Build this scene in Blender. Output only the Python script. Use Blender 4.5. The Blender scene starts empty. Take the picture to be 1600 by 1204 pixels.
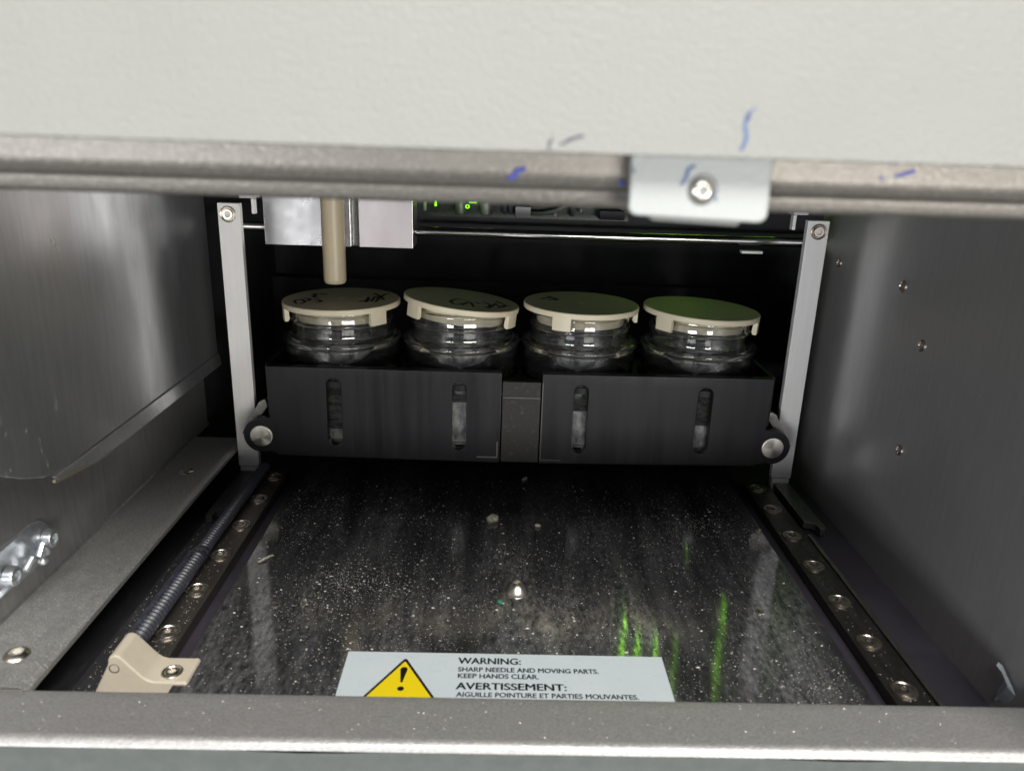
import bpy, bmesh, math, random
from mathutils import Vector, Matrix
random.seed(7)
MM = 0.001
sc = bpy.context.scene
R = math.radians

# ------------------------------------------------------------------ camera
RX = ( 0.99946372,  0.02564909,  0.02035683)     # world right in camera coords (x right, y down, z forward)
RY = (-0.01153162,  -0.30606, 0.95194)           # world depth in camera coords
def _n(v):
    l = math.sqrt(sum(c*c for c in v)); return tuple(c/l for c in v)
RY = _n((785.5-800, 217-602, 1197.))
dD = _n((680-800, 4328-602, 1197.))
dt = sum(a*b for a, b in zip(dD, RY)); dD = _n(tuple(a-dt*b for a, b in zip(dD, RY)))
RX = (dD[1]*RY[2]-dD[2]*RY[1], dD[2]*RY[0]-dD[0]*RY[2], dD[0]*RY[1]-dD[1]*RY[0])
RZ = tuple(-c for c in dD)
rows = (RX, RY, RZ)
right = Vector([r[0] for r in rows]); up = -Vector([r[1] for r in rows]); back = -Vector([r[2] for r in rows])
cd = bpy.data.cameras.new('camera'); cam = bpy.data.objects.new('camera', cd); sc.collection.objects.link(cam)
M = Matrix(((right.x, up.x, back.x, -11.35*MM), (right.y, up.y, back.y, 0), (right.z, up.z, back.z, 162.5*MM), (0, 0, 0, 1)))
cam.matrix_world = M
cd.sensor_width = 36; cd.lens = 1197/1600*36; cd.clip_start = .005; cd.clip_end = 50
cd.dof.use_dof = True; cd.dof.focus_distance = .352; cd.dof.aperture_fstop = 18
sc.camera = cam

# ------------------------------------------------------------------ world, ceiling lamp and added fill lights
w = bpy.data.worlds.new('World'); sc.world = w; w.use_nodes = True
bg = w.node_tree.nodes['Background']; bg.inputs[0].default_value = (.92, .95, 1, 1); bg.inputs[1].default_value = .2
def area(name, loc, target, sx, sy, power, col):
    l = bpy.data.lights.new(name, 'AREA'); l.shape = 'RECTANGLE'; l.size = sx; l.size_y = sy; l.energy = power; l.color = col
    o = bpy.data.objects.new(name, l); sc.collection.objects.link(o); o.location = loc
    o.rotation_euler = (Vector(target)-Vector(loc)).to_track_quat('-Z', 'Y').to_euler()
    return o
area('ceiling_lamp', (.25, -.9, 1.25), (0, .2, .05), 1.2, .5, 38, (1, .97, .92))
area('low_fill_right', (.55, -1.1, -.06), (-.05, .3, .06), .8, .2, 11, (1, .97, .92))  # added low fill, stands in for light off the bright room in front
area('low_fill_left', (-.8, -1.2, -.04), (.1, .3, .05), .6, .2, 11, (.97, .98, 1))  # second added low fill, brightens the bay from the left
sc.view_settings.view_transform = 'Standard'; sc.view_settings.look = 'None'; sc.view_settings.exposure = 0; sc.view_settings.gamma = 1
sc.cycles.max_bounces = 14; sc.cycles.transmission_bounces = 12; sc.cycles.transparent_max_bounces = 12; sc.cycles.glossy_bounces = 6
sc.cycles.use_denoising = True
sc.cycles.sample_clamp_indirect = 4

# ------------------------------------------------------------------ materials
def mat(name, base, metal=0., rough=.5, spec=.5, noise=None, bump=None, rvar=None, aniso=0, emis=None, trans=0, ior=1.5, coat=0, sss=0, tangent=None):
    """noise=(scale,stretch xyz,amount,colour2) colour variation ; bump=list of (scale,stretch,strength,dist_mm) ; rvar=(scale,stretch,lo,hi)"""
    m = bpy.data.materials.new(name); m.use_nodes = True; nt = m.node_tree; N = nt.nodes; L = nt.links
    p = N['Principled BSDF']; I = p.inputs
    I['Base Color'].default_value = (*base, 1); I['Metallic'].default_value = metal; I['Roughness'].default_value = rough
    I['Specular IOR Level'].default_value = spec; I['Anisotropic'].default_value = aniso; I['IOR'].default_value = ior
    I['Transmission Weight'].default_value = trans; I['Coat Weight'].default_value = coat
    tc = N.new('ShaderNodeTexCoord')
    def tex(scale, st, detail=5, rough_=.6):
        mp = N.new('ShaderNodeMapping'); mp.inputs['Scale'].default_value = st; L.new(tc.outputs['Object'], mp.inputs[0])
        t = N.new('ShaderNodeTexNoise'); t.inputs['Scale'].default_value = scale; t.inputs['Detail'].default_value = detail; t.inputs['Roughness'].default_value = rough_
        L.new(mp.outputs[0], t.inputs['Vector']); return t.outputs['Fac']
    if noise:
        s, st, lo, hi, c2 = noise
        r = N.new('ShaderNodeMapRange'); r.inputs[1].default_value = lo; r.inputs[2].default_value = hi
        L.new(tex(s, st), r.inputs[0])
        mx = N.new('ShaderNodeMix'); mx.data_type = 'RGBA'; mx.inputs[6].default_value = (*base, 1); mx.inputs[7].default_value = (*c2, 1)
        L.new(r.outputs[0], mx.inputs[0]); L.new(mx.outputs[2], I['Base Color'])
    if rvar:
        s, st, lo, hi = rvar
        r = N.new('ShaderNodeMapRange'); r.inputs[1].default_value = .3; r.inputs[2].default_value = .7; r.inputs[3].default_value = lo; r.inputs[4].default_value = hi
        L.new(tex(s, st), r.inputs[0]); L.new(r.outputs[0], I['Roughness'])
    if bump:
        prev = None
        for s, st, strength, dist in bump:
            b = N.new('ShaderNodeBump'); b.inputs['Strength'].default_value = strength; b.inputs['Distance'].default_value = dist*MM
            L.new(tex(s, st, 3), b.inputs['Height'])
            if prev: L.new(prev, b.inputs['Normal'])
            prev = b.outputs[0]
        L.new(prev, I['Normal'])
    if aniso:
        if isinstance(tangent, tuple):
            tg = N.new('ShaderNodeCombineXYZ')
            for i_ in range(3): tg.inputs[i_].default_value = tangent[i_]
        else:
            tg = N.new('ShaderNodeTangent'); tg.direction_type = 'RADIAL'; tg.axis = tangent or 'Z'
        L.new(tg.outputs[0], I['Tangent'])
    if emis:
        I['Emission Color'].default_value = (*emis[0], 1); I['Emission Strength'].default_value = emis[1]
    if sss: I['Subsurface Weight'].default_value = sss; I['Subsurface Radius'].default_value = (.002, .0015, .001); I['Subsurface Scale'].default_value = .5
    return m

ONE = (1, 1, 1)
m_door = mat('white_textured_paint', (.30, .304, .286), 0, .42, .5, noise=(45, ONE, .3, .7, (.288, .292, .275)), bump=[(1200, ONE, 1, .3), (2600, ONE, .5, .08)])
m_bar = mat('beige_metallic_paint', (.225, .21, .188), .6, .38, .5, noise=(1500, ONE, .5, .8, (.40, .375, .335)), bump=[(1300, ONE, .7, .14), (3600, ONE, .6, .06)])
m_sill = mat('grey_metallic_paint', (.50, .492, .482), .55, .40, .5, noise=(1100, ONE, .4, .72, (.38, .375, .37)), bump=[(900, ONE, .8, .2), (3500, ONE, .9, .08)], rvar=(300, ONE, .3, .5))
m_ledge = mat('zinc_coated_steel', (.56, .555, .54), .72, .34, .5, noise=(2000, ONE, .52, .68, (.95, .94, .9)), bump=[(1500, ONE, 1, .4), (5000, ONE, .9, .08)], rvar=(300, ONE, .28, .5))
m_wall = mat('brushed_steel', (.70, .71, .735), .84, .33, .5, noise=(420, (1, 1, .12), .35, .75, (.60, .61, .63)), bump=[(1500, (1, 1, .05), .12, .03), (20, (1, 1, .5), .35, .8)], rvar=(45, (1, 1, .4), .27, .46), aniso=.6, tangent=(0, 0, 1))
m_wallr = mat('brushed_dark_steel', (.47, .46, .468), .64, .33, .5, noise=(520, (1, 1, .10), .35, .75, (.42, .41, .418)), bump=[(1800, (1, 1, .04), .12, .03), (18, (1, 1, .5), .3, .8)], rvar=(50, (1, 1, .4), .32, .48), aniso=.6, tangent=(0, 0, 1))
m_lower = mat('satin_steel', (.46, .46, .46), .75, .34, .5, noise=(400, (1, 1, .15), .35, .7, (.36, .36, .36)), bump=[(1200, (1, 1, .1), .3, .04), (30, ONE, .4, .6)])
m_dark = mat('black_paint', (.04, .036, .047), 0, .55, .3, noise=(60, ONE, .4, .7, (.055, .05, .064)))
m_pan = mat('black_anodised_pan', (.05, .05, .053), .3, .34, .5, noise=(300, (1, .2, 1), .5, .8, (.09, .09, .093)), bump=[(800, (1, .1, 1), .2, .05)])
m_deck = mat('black_polished_deck', (.045, .046, .050), .8, .09, .6, rvar=(30, ONE, .062, .08), aniso=1.0, tangent=(0, 1, 0))
def film(m, dark, light):                        # greasy dust film with diagonal wipe marks: a stain of its own
    nt = m.node_tree; N = nt.nodes; L = nt.links; p = N['Principled BSDF']; tc = N.new('ShaderNodeTexCoord')
    def nz(rot, sc_, scale, lo, hi, det=6):
        mp = N.new('ShaderNodeMapping'); mp.inputs['Rotation'].default_value = (0, 0, rot); mp.inputs['Scale'].default_value = sc_; L.new(tc.outputs['Object'], mp.inputs[0])
        t = N.new('ShaderNodeTexNoise'); t.inputs['Scale'].default_value = scale; t.inputs['Detail'].default_value = det; t.inputs['Roughness'].default_value = .65; L.new(mp.outputs[0], t.inputs['Vector'])
        r_ = N.new('ShaderNodeMapRange'); r_.inputs[1].default_value = lo; r_.inputs[2].default_value = hi; L.new(t.outputs['Fac'], r_.inputs[0]); return r_.outputs[0]
    a = nz(.5, (1, .25, 1), 38, .38, .68); b = nz(-.3, (1, .4, 1), 700, .35, .75, 3); c = nz(.9, (1, .12, 1), 160, .45, .7)
    m1 = N.new('ShaderNodeMath'); m1.operation = 'MULTIPLY'; L.new(a, m1.inputs[0]); L.new(b, m1.inputs[1])
    m2 = N.new('ShaderNodeMath'); m2.operation = 'MULTIPLY_ADD'; L.new(c, m2.inputs[0]); m2.inputs[1].default_value = .25; L.new(m1.outputs[0], m2.inputs[2]); m2.use_clamp = True
    mx = N.new('ShaderNodeMix'); mx.data_type = 'RGBA'; mx.inputs[6].default_value = (*dark, 1); mx.inputs[7].default_value = (*light, 1); L.new(m2.outputs[0], mx.inputs[0]); L.new(mx.outputs[2], p.inputs['Base Color'])
film(m_deck, (.095, .096, .104), (.72, .715, .71))
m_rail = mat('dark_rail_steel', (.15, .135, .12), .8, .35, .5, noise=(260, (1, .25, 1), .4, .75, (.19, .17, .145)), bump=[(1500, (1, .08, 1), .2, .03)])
m_railr = mat('darker_rail_steel', (.055, .052, .048), .8, .38, .5, noise=(260, (1, .25, 1), .4, .75, (.10, .095, .085)), bump=[(1500, (1, .08, 1), .2, .03)])  # rail steel in a darker tone, for the right rail
m_edge = mat('ground_steel_edge', (.24, .235, .22), .9, .35, .5, noise=(900, (1, .2, 1), .4, .7, (.14, .135, .13)))
m_post = mat('milled_aluminium', (.78, .77, .75), .25, .42, .5, noise=(500, (1, 1, .06), .4, .7, (.72, .72, .715)), bump=[(1500, (1, 1, .03), .12, .03)])
m_block = mat('machined_aluminium', (.58, .58, .60), .85, .32, .5, noise=(220, (1, 1, 2), .35, .75, (.54, .54, .57)), bump=[(420, (.5, 1, 1.6), .25, .08), (60, ONE, .3, .6)], rvar=(90, ONE, .2, .42))
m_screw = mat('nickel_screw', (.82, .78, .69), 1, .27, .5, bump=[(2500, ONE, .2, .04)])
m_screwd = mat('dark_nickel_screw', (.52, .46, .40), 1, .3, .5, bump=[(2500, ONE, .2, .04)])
m_pin = mat('turned_pin_face', (.62, .60, .55), 1, .33, .5, aniso=.7, tangent='Y')
m_rod = mat('ground_rod', (.62, .61, .60), 1, .16, .5, rvar=(600, (.2, 1, 1), .1, .25))
m_rack = mat('black_anodised_rack', (.010, .010, .012), .1, .42, .3, noise=(330, (1, 1, .015), .35, .75, (.017, .016, .019)), bump=[(700, (1, 1, .02), .12, .05)], rvar=(160, (1, 1, .05), .28, .46))
m_rackmid = mat('worn_black_plastic', (.016, .015, .014), 0, .55, .35, noise=(420, ONE, .55, .8, (.06, .056, .052)), bump=[(900, ONE, .2, .06)])
m_wear = mat('bare_worn_edge', (.20, .195, .19), .9, .35)
m_lid = mat('cream_plastic', (.70, .635, .47), 0, .42, .5, noise=(160, ONE, .4, .8, (.66, .60, .44)), bump=[(900, ONE, .06, .05)], sss=.05)
m_bone = mat('tan_plastic', (.64, .57, .455), 0, .45, .5, noise=(240, ONE, .4, .8, (.60, .53, .42)), bump=[(1200, ONE, .12, .05)], sss=.05)
m_tube = mat('tan_tube_plastic', (.60, .51, .35), 0, .38, .5, noise=(90, (1, 1, .4), .35, .75, (.52, .44, .30)), bump=[(600, (1, 1, .1), .12, .04)])
m_glass = mat('clear_glass', (.97, .98, .98), 0, .0, .5, trans=.994, ior=1.6)
m_bowl = mat('streaked_grey_cup', (.60, .60, .60), 0, .42, .3, noise=(260, (1, 1, .12), .40, .60, (.13, .13, .135)), bump=[(260, (1, 1, .15), .25, .2)], trans=.3)  # grey cup colour with darker upright streaks
m_powder = mat('glint_patched_powder', (.75, .75, .73), 0, .5, .5, noise=(200, (1, 1, .5), .36, .62, (.06, .06, .062)), bump=[(200, ONE, .3, .4)])  # pale patches painted in for glints seen through the rack slots
m_black = mat('black_ink', (.006, .006, .006), 0, .5)
m_blue = mat('blue_ink', (.03, .035, .42), 0, .45, noise=(900, ONE, .4, .7, (.10, .16, .5)))
m_blue2 = mat('faded_blue_ink', (.06, .10, .26), 0, .5, noise=(900, ONE, .45, .7, (.2, .26, .36)))
m_grey_ink = mat('grey_pencil', (.07, .07, .10), 0, .6, noise=(900, ONE, .5, .75, (.2, .2, .22)))
m_label = mat('label_vinyl', (.58, .65, .69), 0, .3, .5, noise=(60, ONE, .4, .8, (.62, .68, .70)), bump=[(80, ONE, .25, .4)], rvar=(120, ONE, .18, .5))
m_yellow = mat('label_yellow', (.86, .66, .01), 0, .35, .5)
m_hose = mat('blue_black_rubber', (.045, .048, .062), 0, .33, .5, noise=(700, ONE, .5, .8, (.06, .062, .08)), bump=[(1500, ONE, .3, .05)])
m_sleeve = mat('navy_fabric_sleeve', (.035, .037, .052), 0, .8, .3, noise=(1500, ONE, .5, .8, (.10, .10, .12)), bump=[(2500, ONE, .6, .1)])
m_zinc = mat('bright_zinc', (.74, .77, .80), .85, .3, .5, noise=(300, ONE, .4, .7, (.60, .63, .68)), bump=[(200, ONE, .3, .5)])
m_lip_glint = mat('brassy_lip_glint', (.62, .56, .42), .9, .35)  # brass tint is the lip's highlight given as colour
m_pcb = mat('dark_green_board', (.012, .028, .014), 0, .35, .5, noise=(400, ONE, .5, .6, (.02, .05, .022)))
m_comp = mat('grey_component', (.22, .22, .23), .3, .4)
m_compl = mat('pale_connector', (.5, .48, .46), 0, .5)
m_green = mat('lit_green', (.1, .6, .02), 0, .5, emis=((.28, 1, .01), 2.2))
def bar_mat(name, s):
    m = mat(name, (.05, .2, .02), 0, .5); nt = m.node_tree; N = nt.nodes; L = nt.links; p = N['Principled BSDF']
    tc = N.new('ShaderNodeTexCoord'); sp = N.new('ShaderNodeSeparateXYZ'); L.new(tc.outputs['Object'], sp.inputs[0])
    a = N.new('ShaderNodeMath'); a.operation = 'MULTIPLY'; a.inputs[1].default_value = 2*math.pi/.0042; L.new(sp.outputs[2], a.inputs[0])
    b = N.new('ShaderNodeMath'); b.operation = 'SINE'; L.new(a.outputs[0], b.inputs[0])
    c = N.new('ShaderNodeMapRange'); c.inputs[1].default_value = -.9; c.inputs[2].default_value = .3; c.inputs[3].default_value = s*.35; c.inputs[4].default_value = s; L.new(b.outputs[0], c.inputs[0])
    p.inputs['Emission Color'].default_value = (.36, 1, .02, 1); L.new(c.outputs[0], p.inputs['Emission Strength']); return m
m_bar1 = bar_mat('green_light_row', 6); m_bar2 = bar_mat('dim_green_light_row', 4.6)
m_dustp = mat('pale_crumbs', (.66, .65, .61), 0, .7, noise=(300, ONE, .5, .7, (.78, .70, .48)))
m_front = mat('grey_green_front_paint', (.12, .135, .13), .1, .45, .5, noise=(200, ONE, .4, .7, (.14, .155, .15)), bump=[(1200, ONE, .4, .1)])

# ------------------------------------------------------------------ helpers (all coordinates in millimetres, world axes)
COL = sc.collection
def tag(o, label=None, cat=None, group=None, kind=None):
    if label: o['label'] = label
    if cat: o['category'] = cat
    if group: o['group'] = group
    if kind: o['kind'] = kind
    return o
def thing(name, label, cat, loc, group=None, rot=None):
    o = bpy.data.objects.new(name, None); COL.objects.link(o); o.location = Vector(loc)*MM; o.empty_display_size = .005
    if rot: o.rotation_euler = rot
    return tag(o, label, cat, group)
def wloc(o):
    v = Vector((0, 0, 0))
    while o: v += o.location; o = o.parent
    return v
def finish(name, me, m, parent, origin=None, sharp=35, smooth=True):
    """me in mm world coordinates (or local when parent has a rotation: pass origin=(0,0,0))"""
    if origin is None:
        if parent: org = wloc(parent)/MM
        else:
            vs = [v.co for v in me.vertices]
            org = Vector(((min(v.x for v in vs)+max(v.x for v in vs))/2, (min(v.y for v in vs)+max(v.y for v in vs))/2, min(v.z for v in vs)))
    else: org = Vector(origin)
    for v in me.vertices: v.co = (v.co-org)*MM
    if smooth:
        for p in me.polygons: p.use_smooth = True
        me.set_sharp_from_angle(angle=R(sharp))
    me.materials.append(m)
    o = bpy.data.objects.new(name, me); COL.objects.link(o)
    if smooth and len(me.polygons) < 20000:
        wn = o.modifiers.new('wn', 'WEIGHTED_NORMAL'); wn.keep_sharp = True; wn.weight = 100
    if parent: o.parent = parent
    else: o.location = org*MM
    return o
def obj(name, bm, m, parent=None, origin=None, sharp=35, smooth=True):
    me = bpy.data.meshes.new(name); bmesh.ops.recalc_face_normals(bm, faces=bm.faces) if not getattr(bm, 'norec', False) else None
    bm.to_mesh(me); bm.free()
    return finish(name, me, m, parent, origin, sharp, smooth)
def box(bm, x0, x1, y0, y1, z0, z1, bev=0):
    vs = [bm.verts.new((x, y, z)) for z in (z0, z1) for y in (y0, y1) for x in (x0, x1)]
    fs = [bm.faces.new([vs[i] for i in q]) for q in ((0, 2, 3, 1), (4, 5, 7, 6), (0, 1, 5, 4), (2, 6, 7, 3), (0, 4, 6, 2), (1, 3, 7, 5))]
    if bev:
        es = {e for f in fs for e in f.edges}
        bmesh.ops.bevel(bm, geom=list(es), offset=bev, segments=2, profile=.5, affect='EDGES')
    return bm
def B(*a, **k): return box(bmesh.new(), *a, **k)
def lathe(bm, prof, c, axis='Z', seg=48, hexi=()):
    """prof: list of (r, h). hexi: indices of profile points that are hexagonal"""
    rings = []
    for i, (r, h) in enumerate(prof):
        ring = []
        if r < 1e-6:
            ring = [None]
        n = 1 if r < 1e-6 else seg
        for k in range(n):
            a = 2*math.pi*k/seg
            rr = r
            if i in hexi: rr = r/math.cos(((a+math.pi/6) % (math.pi/3))-math.pi/6)
            x, y = rr*math.cos(a), rr*math.sin(a)
            if axis == 'Z': co = (c[0]+x, c[1]+y, c[2]+h)
            elif axis == 'Y': co = (c[0]+x, c[1]-h, c[2]+y)      # h grows towards the viewer
            elif axis == 'X': co = (c[0]+h, c[1]+x, c[2]+y)
            elif axis == 'x': co = (c[0]-h, c[1]+x, c[2]+y)
            v = bm.verts.new(co)
            if n == 1: ring = [v]
            else: ring.append(v)
        rings.append(ring)
    for a, b in zip(rings, rings[1:]):
        if len(a) == 1 and len(b) == 1: continue
        for k in range(seg):
            k2 = (k+1) % seg
            if len(a) == 1: bm.faces.new((a[0], b[k], b[k2]))
            elif len(b) == 1: bm.faces.new((a[k], b[0], a[k2]))
            else: bm.faces.new((a[k], b[k], b[k2], a[k2]))
    return bm
def prism(name, outer, holes, mapf, depth, bev, m, parent, res=1, sharp=35, origin=None):
    """filled 2-D outline (u,v) with holes, thickness depth along w, mapped with mapf(u,v,w)"""
    cu = bpy.data.curves.new('tmp', 'CURVE'); cu.dimensions = '2D'; cu.fill_mode = 'BOTH'
    for pts in [outer]+list(holes):
        s = cu.splines.new('POLY'); s.points.add(len(pts)-1); s.use_cyclic_u = True
        for q, (u, v) in zip(s.points, pts): q.co = (u, v, 0, 1)
    cu.extrude = depth/2-bev; cu.bevel_depth = bev; cu.bevel_resolution = res; cu.offset = -bev
    o = bpy.data.objects.new('tmp', cu); COL.objects.link(o)
    me = bpy.data.meshes.new_from_object(o.evaluated_get(bpy.context.evaluated_depsgraph_get()))
    bpy.data.objects.remove(o); bpy.data.curves.remove(cu)
    bm = bmesh.new(); bm.from_mesh(me); bpy.data.meshes.remove(me)
    bmesh.ops.remove_doubles(bm, verts=bm.verts, dist=1e-4)
    for v in bm.verts: v.co = Vector(mapf(*v.co))
    return obj(name, bm, m, parent, origin, sharp)
def arc(cx, cy, r, a0, a1, n=16): return [(cx+r*math.cos(R(a0+(a1-a0)*i/n)), cy+r*math.sin(R(a0+(a1-a0)*i/n))) for i in range(n+1)]
def stadium(cx, y0, y1, r): return arc(cx, y1-r, r, 0, 180)+arc(cx, y0+r, r, 180, 360)
def rounded(x0, x1, y0, y1, r): return arc(x1-r, y1-r, r, 0, 90, 6)+arc(x0+r, y1-r, r, 90, 180, 6)+arc(x0+r, y0+r, r, 180, 270, 6)+arc(x1-r, y0+r, r, 270, 360, 6)
def tube(bm, pts, rad, seg=12, ribs=None):
    pts = [Vector(p) for p in pts]; prev = None; n = len(pts); rings = []
    for i, p in enumerate(pts):
        t = (pts[min(i+1, n-1)]-pts[max(i-1, 0)]).normalized()
        a = t.cross(Vector((0, 0, 1)));
        if a.length < .1: a = t.cross(Vector((1, 0, 0)))
        a.normalize(); b = a.cross(t)
        r = rad(i) if callable(rad) else rad
        rings.append([bm.verts.new(p+a*math.cos(2*math.pi*k/seg)*r+b*math.sin(2*math.pi*k/seg)*r) for k in range(seg)])
    for a, b in zip(rings, rings[1:]):
        for k in range(seg): bm.faces.new((a[k], a[(k+1) % seg], b[(k+1) % seg], b[k]))
    bm.faces.new(rings[0]); bm.faces.new(rings[-1][::-1]); return bm
def ribbon(bm, pts, width, nrm, taper=True, lift=0.06):
    """flat pen stroke of real width lying on a surface with normal nrm"""
    n = Vector(nrm).normalized(); P = [Vector(p) for p in pts]; Q = []
    for i in range(len(P)-1):                     # Catmull-Rom smoothing
        p0, p1, p2, p3 = P[max(i-1, 0)], P[i], P[i+1], P[min(i+2, len(P)-1)]
        for k in range(5):
            t = k/5; Q.append(.5*((2*p1)+(-p0+p2)*t+(2*p0-5*p1+4*p2-p3)*t*t+(-p0+3*p1-3*p2+p3)*t**3))
    Q.append(P[-1]); prev = None
    for i, q in enumerate(Q):
        t = (Q[min(i+1, len(Q)-1)]-Q[max(i-1, 0)]); t.normalize(); s = t.cross(n)
        f = .55+.45*math.sin(math.pi*(i+.4)/(len(Q)))*random.uniform(.8, 1.15) if taper else 1
        a = bm.verts.new(q+s*width/2*f+n*lift); b = bm.verts.new(q-s*width/2*f+n*lift)
        if prev: bm.faces.new((prev[0], a, b, prev[1]))
        prev = (a, b)
    return bm
def dup(o, parent, loc_mm):
    c = o.copy(); COL.objects.link(c); c.parent = parent; c.location = Vector(loc_mm)*MM
    return c

# ------------------------------------------------------------------ setting: pan, walls, bay behind
tag(obj('floor', B(-170, 262, 160, 542, -10, -8), m_pan), kind='structure')
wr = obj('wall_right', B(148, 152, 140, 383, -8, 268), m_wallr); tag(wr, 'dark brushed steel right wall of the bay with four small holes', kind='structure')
tag(obj('wall_back', B(-170, 262, 538, 540, -8, 268), m_dark), kind='structure')
tag(obj('ceiling', B(-170, 262, 131, 540, 268, 270), m_dark), kind='structure')
tag(obj('wall_left', B(-170, -168, 131, 540, -8, 268), m_dark), kind='structure')
tag(obj('bay_wall', B(152, 260, 383.2, 385, -8, 268), m_dark), 'black partition behind the right steel wall', kind='structure')
tag(obj('far_wall', B(258, 260, 385.2, 537.8, -8, 268), m_dark), 'black end wall of the deep bay', kind='structure')

# screw holes of the right wall
hp = [(358, 112, 2.0), (298, 112, 2.5), (276.6, 93.5, 2.3), (277.8, 50.7, 2.1)]
for y, z, r in hp:
    lathe_bm = lathe(bmesh.new(), [(r, 0), (r, .5), (r*.72, .65), (r*.62, .1), (0.0, -.3)], (148, y, z), 'x', 24)
    o = obj('screw', lathe_bm, m_screwd, wr)

# left inner panel (hanging sheet with a joggled, rounded lower corner)
lp = thing('hanging_sheet', 'dark brushed steel sheet hanging at the left, its lower corner rounded', 'panel', (-156, 260, 52))
outl = [(142, 268), (142, 100), (190, 72), (206, 64.8), (218, 58.2), (228, 54), (236, 52.6)]+[(244, 52.6), (385, 52.6), (385, 268)]
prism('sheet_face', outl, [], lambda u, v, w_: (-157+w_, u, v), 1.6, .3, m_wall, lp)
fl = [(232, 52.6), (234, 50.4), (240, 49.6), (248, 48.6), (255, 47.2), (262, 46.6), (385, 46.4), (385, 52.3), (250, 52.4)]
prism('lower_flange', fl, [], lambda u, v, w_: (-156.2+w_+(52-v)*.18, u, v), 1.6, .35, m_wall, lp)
bm = bmesh.new(); tube(bm, [(-155.0, 230.5, 51.6), (-154.9, 232, 51), (-154.9, 234, 50.6), (-154.8, 240, 49.8), (-154.8, 247, 48.9), (-154.9, 252, 47.8)], lambda i: [.6, .75, .65, .6, .5, .3][i], 8)
tag(obj('corner_lip_glint', bm, m_lip_glint, lp), 'lip of the rounded corner, its brass-tinted highlight put in as colour')
bm = bmesh.new()
for k in range(46):                              # hair-like lint on the sheet
    y0, z0 = random.uniform(195, 330), random.uniform(58, 150); a = random.uniform(-.5, .5); l = random.uniform(1, 3.6); c = random.uniform(-1.2, 1.2)
    ribbon(bm, [(-156.15, y0+math.sin(a)*l*t*.6+c*t*(1-t)*2, z0-math.cos(a)*l*t) for t in (0, .35, .7, 1)], .12, (1, 0, 0), lift=.1)
m_lint = mat('grey_lint', (.8, .8, .78), 0, .8)
tag(obj('lint', bm, m_lint, smooth=False), 'fine pale hairs clinging to the left steel sheet', 'lint', kind='stuff')

bm = bmesh.new()
for k in range(34):
    y0, z0 = random.uniform(205, 345), random.uniform(5, 140); l = random.uniform(.6, 2.6); a = random.gauss(0, .25)
    ribbon(bm, [(147.9, y0+a*l*t, z0-l*t) for t in (0, .5, 1)], .12, (-1, 0, 0), lift=.05)
tag(obj('lint', bm, mat('dull_lint', (.38, .38, .38), 0, .8), smooth=False), 'short faint hairs clinging to the right steel wall', 'lint', kind='stuff')
# lower left wall + ledge, folded from one sheet
lg = thing('side_ledge', 'grey speckled steel ledge running back along the left side', 'ledge', (-152, 270, 12))
prof = [(-166, 92), (-166, 14.6), (-165.6, 13.2), (-164.6, 12.3), (-163.2, 12), (-142.6, 12), (-141.6, 11.8), (-141.1, 11.3), (-141, 10.2)]
def sheet(prof, y0, y1, n=1, t=1.2):
    bm = bmesh.new(); P = [Vector((x, 0, z)) for x, z in prof]; ins = []
    for i, p in enumerate(P):
        d = (P[min(i+1, len(P)-1)]-P[max(i-1, 0)]).normalized(); nn = Vector((d.z, 0, -d.x)); ins.append(p+nn*t*-1)
    for i in range(len(P)-1):
        for q in (P, ins):
            a = [bm.verts.new((q[j].x, y, q[j].z)) for j, y in ((i, y0), (i+1, y0), (i+1, y1), (i, y1))]; bm.faces.new(a)
    bmesh.ops.remove_doubles(bm, verts=bm.verts, dist=1e-4)
    return bm
bmw = sheet(prof[:4], 150, 385); o = obj('wall_flange', bmw, m_lower, lg)
bml = sheet(prof[3:], 178.5, 366); obj('ledge_top', bml, m_ledge, lg)
def screw_mesh(name, x, y, z, m, parent, R0=4.0, axis='Z', dome=False):
    if dome: prof_ = [(R0, 0), (R0*.98, .35*R0/3), (R0*.85, .8*R0/3), (R0*.66, 1.2*R0/3), (R0*.5, 1.32*R0/3), (R0*.44, 1.3*R0/3), (R0*.42, .3*R0/3), (R0*.41, -.4*R0/3), (0, -.45*R0/3)]; hx = (5, 6, 7)
    else: prof_ = [(R0, 0), (R0*.99, .45), (R0*.93, .62), (R0*.84, .6), (R0*.78, .25), (R0*.76, .2), (R0*.66, .22), (R0*.64, .55), (R0*.57, .72), (R0*.36, .74), (R0*.34, .66), (R0*.33, -.3), (0, -.3)]; hx = (10, 11)
    return obj(name, lathe(bmesh.new(), prof_, (x, y, z), axis, 48, hx), m, parent)
screw_mesh('screw', -152.4, 323.7, 12.6, m_screw, lg, 3.6, dome=True)
screw_mesh('screw', -151.0, 192.9, 12.6, m_screw, lg, 4.0, dome=True)
for sx, sy in ((-152.4, 323.7), (-151.0, 192.9)): obj('washer', lathe(bmesh.new(), [(4.6, 0), (4.6, .45), (4.3, .6), (0, .6)], (sx, sy, 12.02), 'Z', 32), m_screw, lg)

# step strip in the left channel
tag(obj('channel_strip', B(-139.6, -126.8, 186, 350, -7.9, -3.2, bev=.5), m_pan), 'black strip lying in the channel between ledge and ribbed hose', 'strip')

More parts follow.
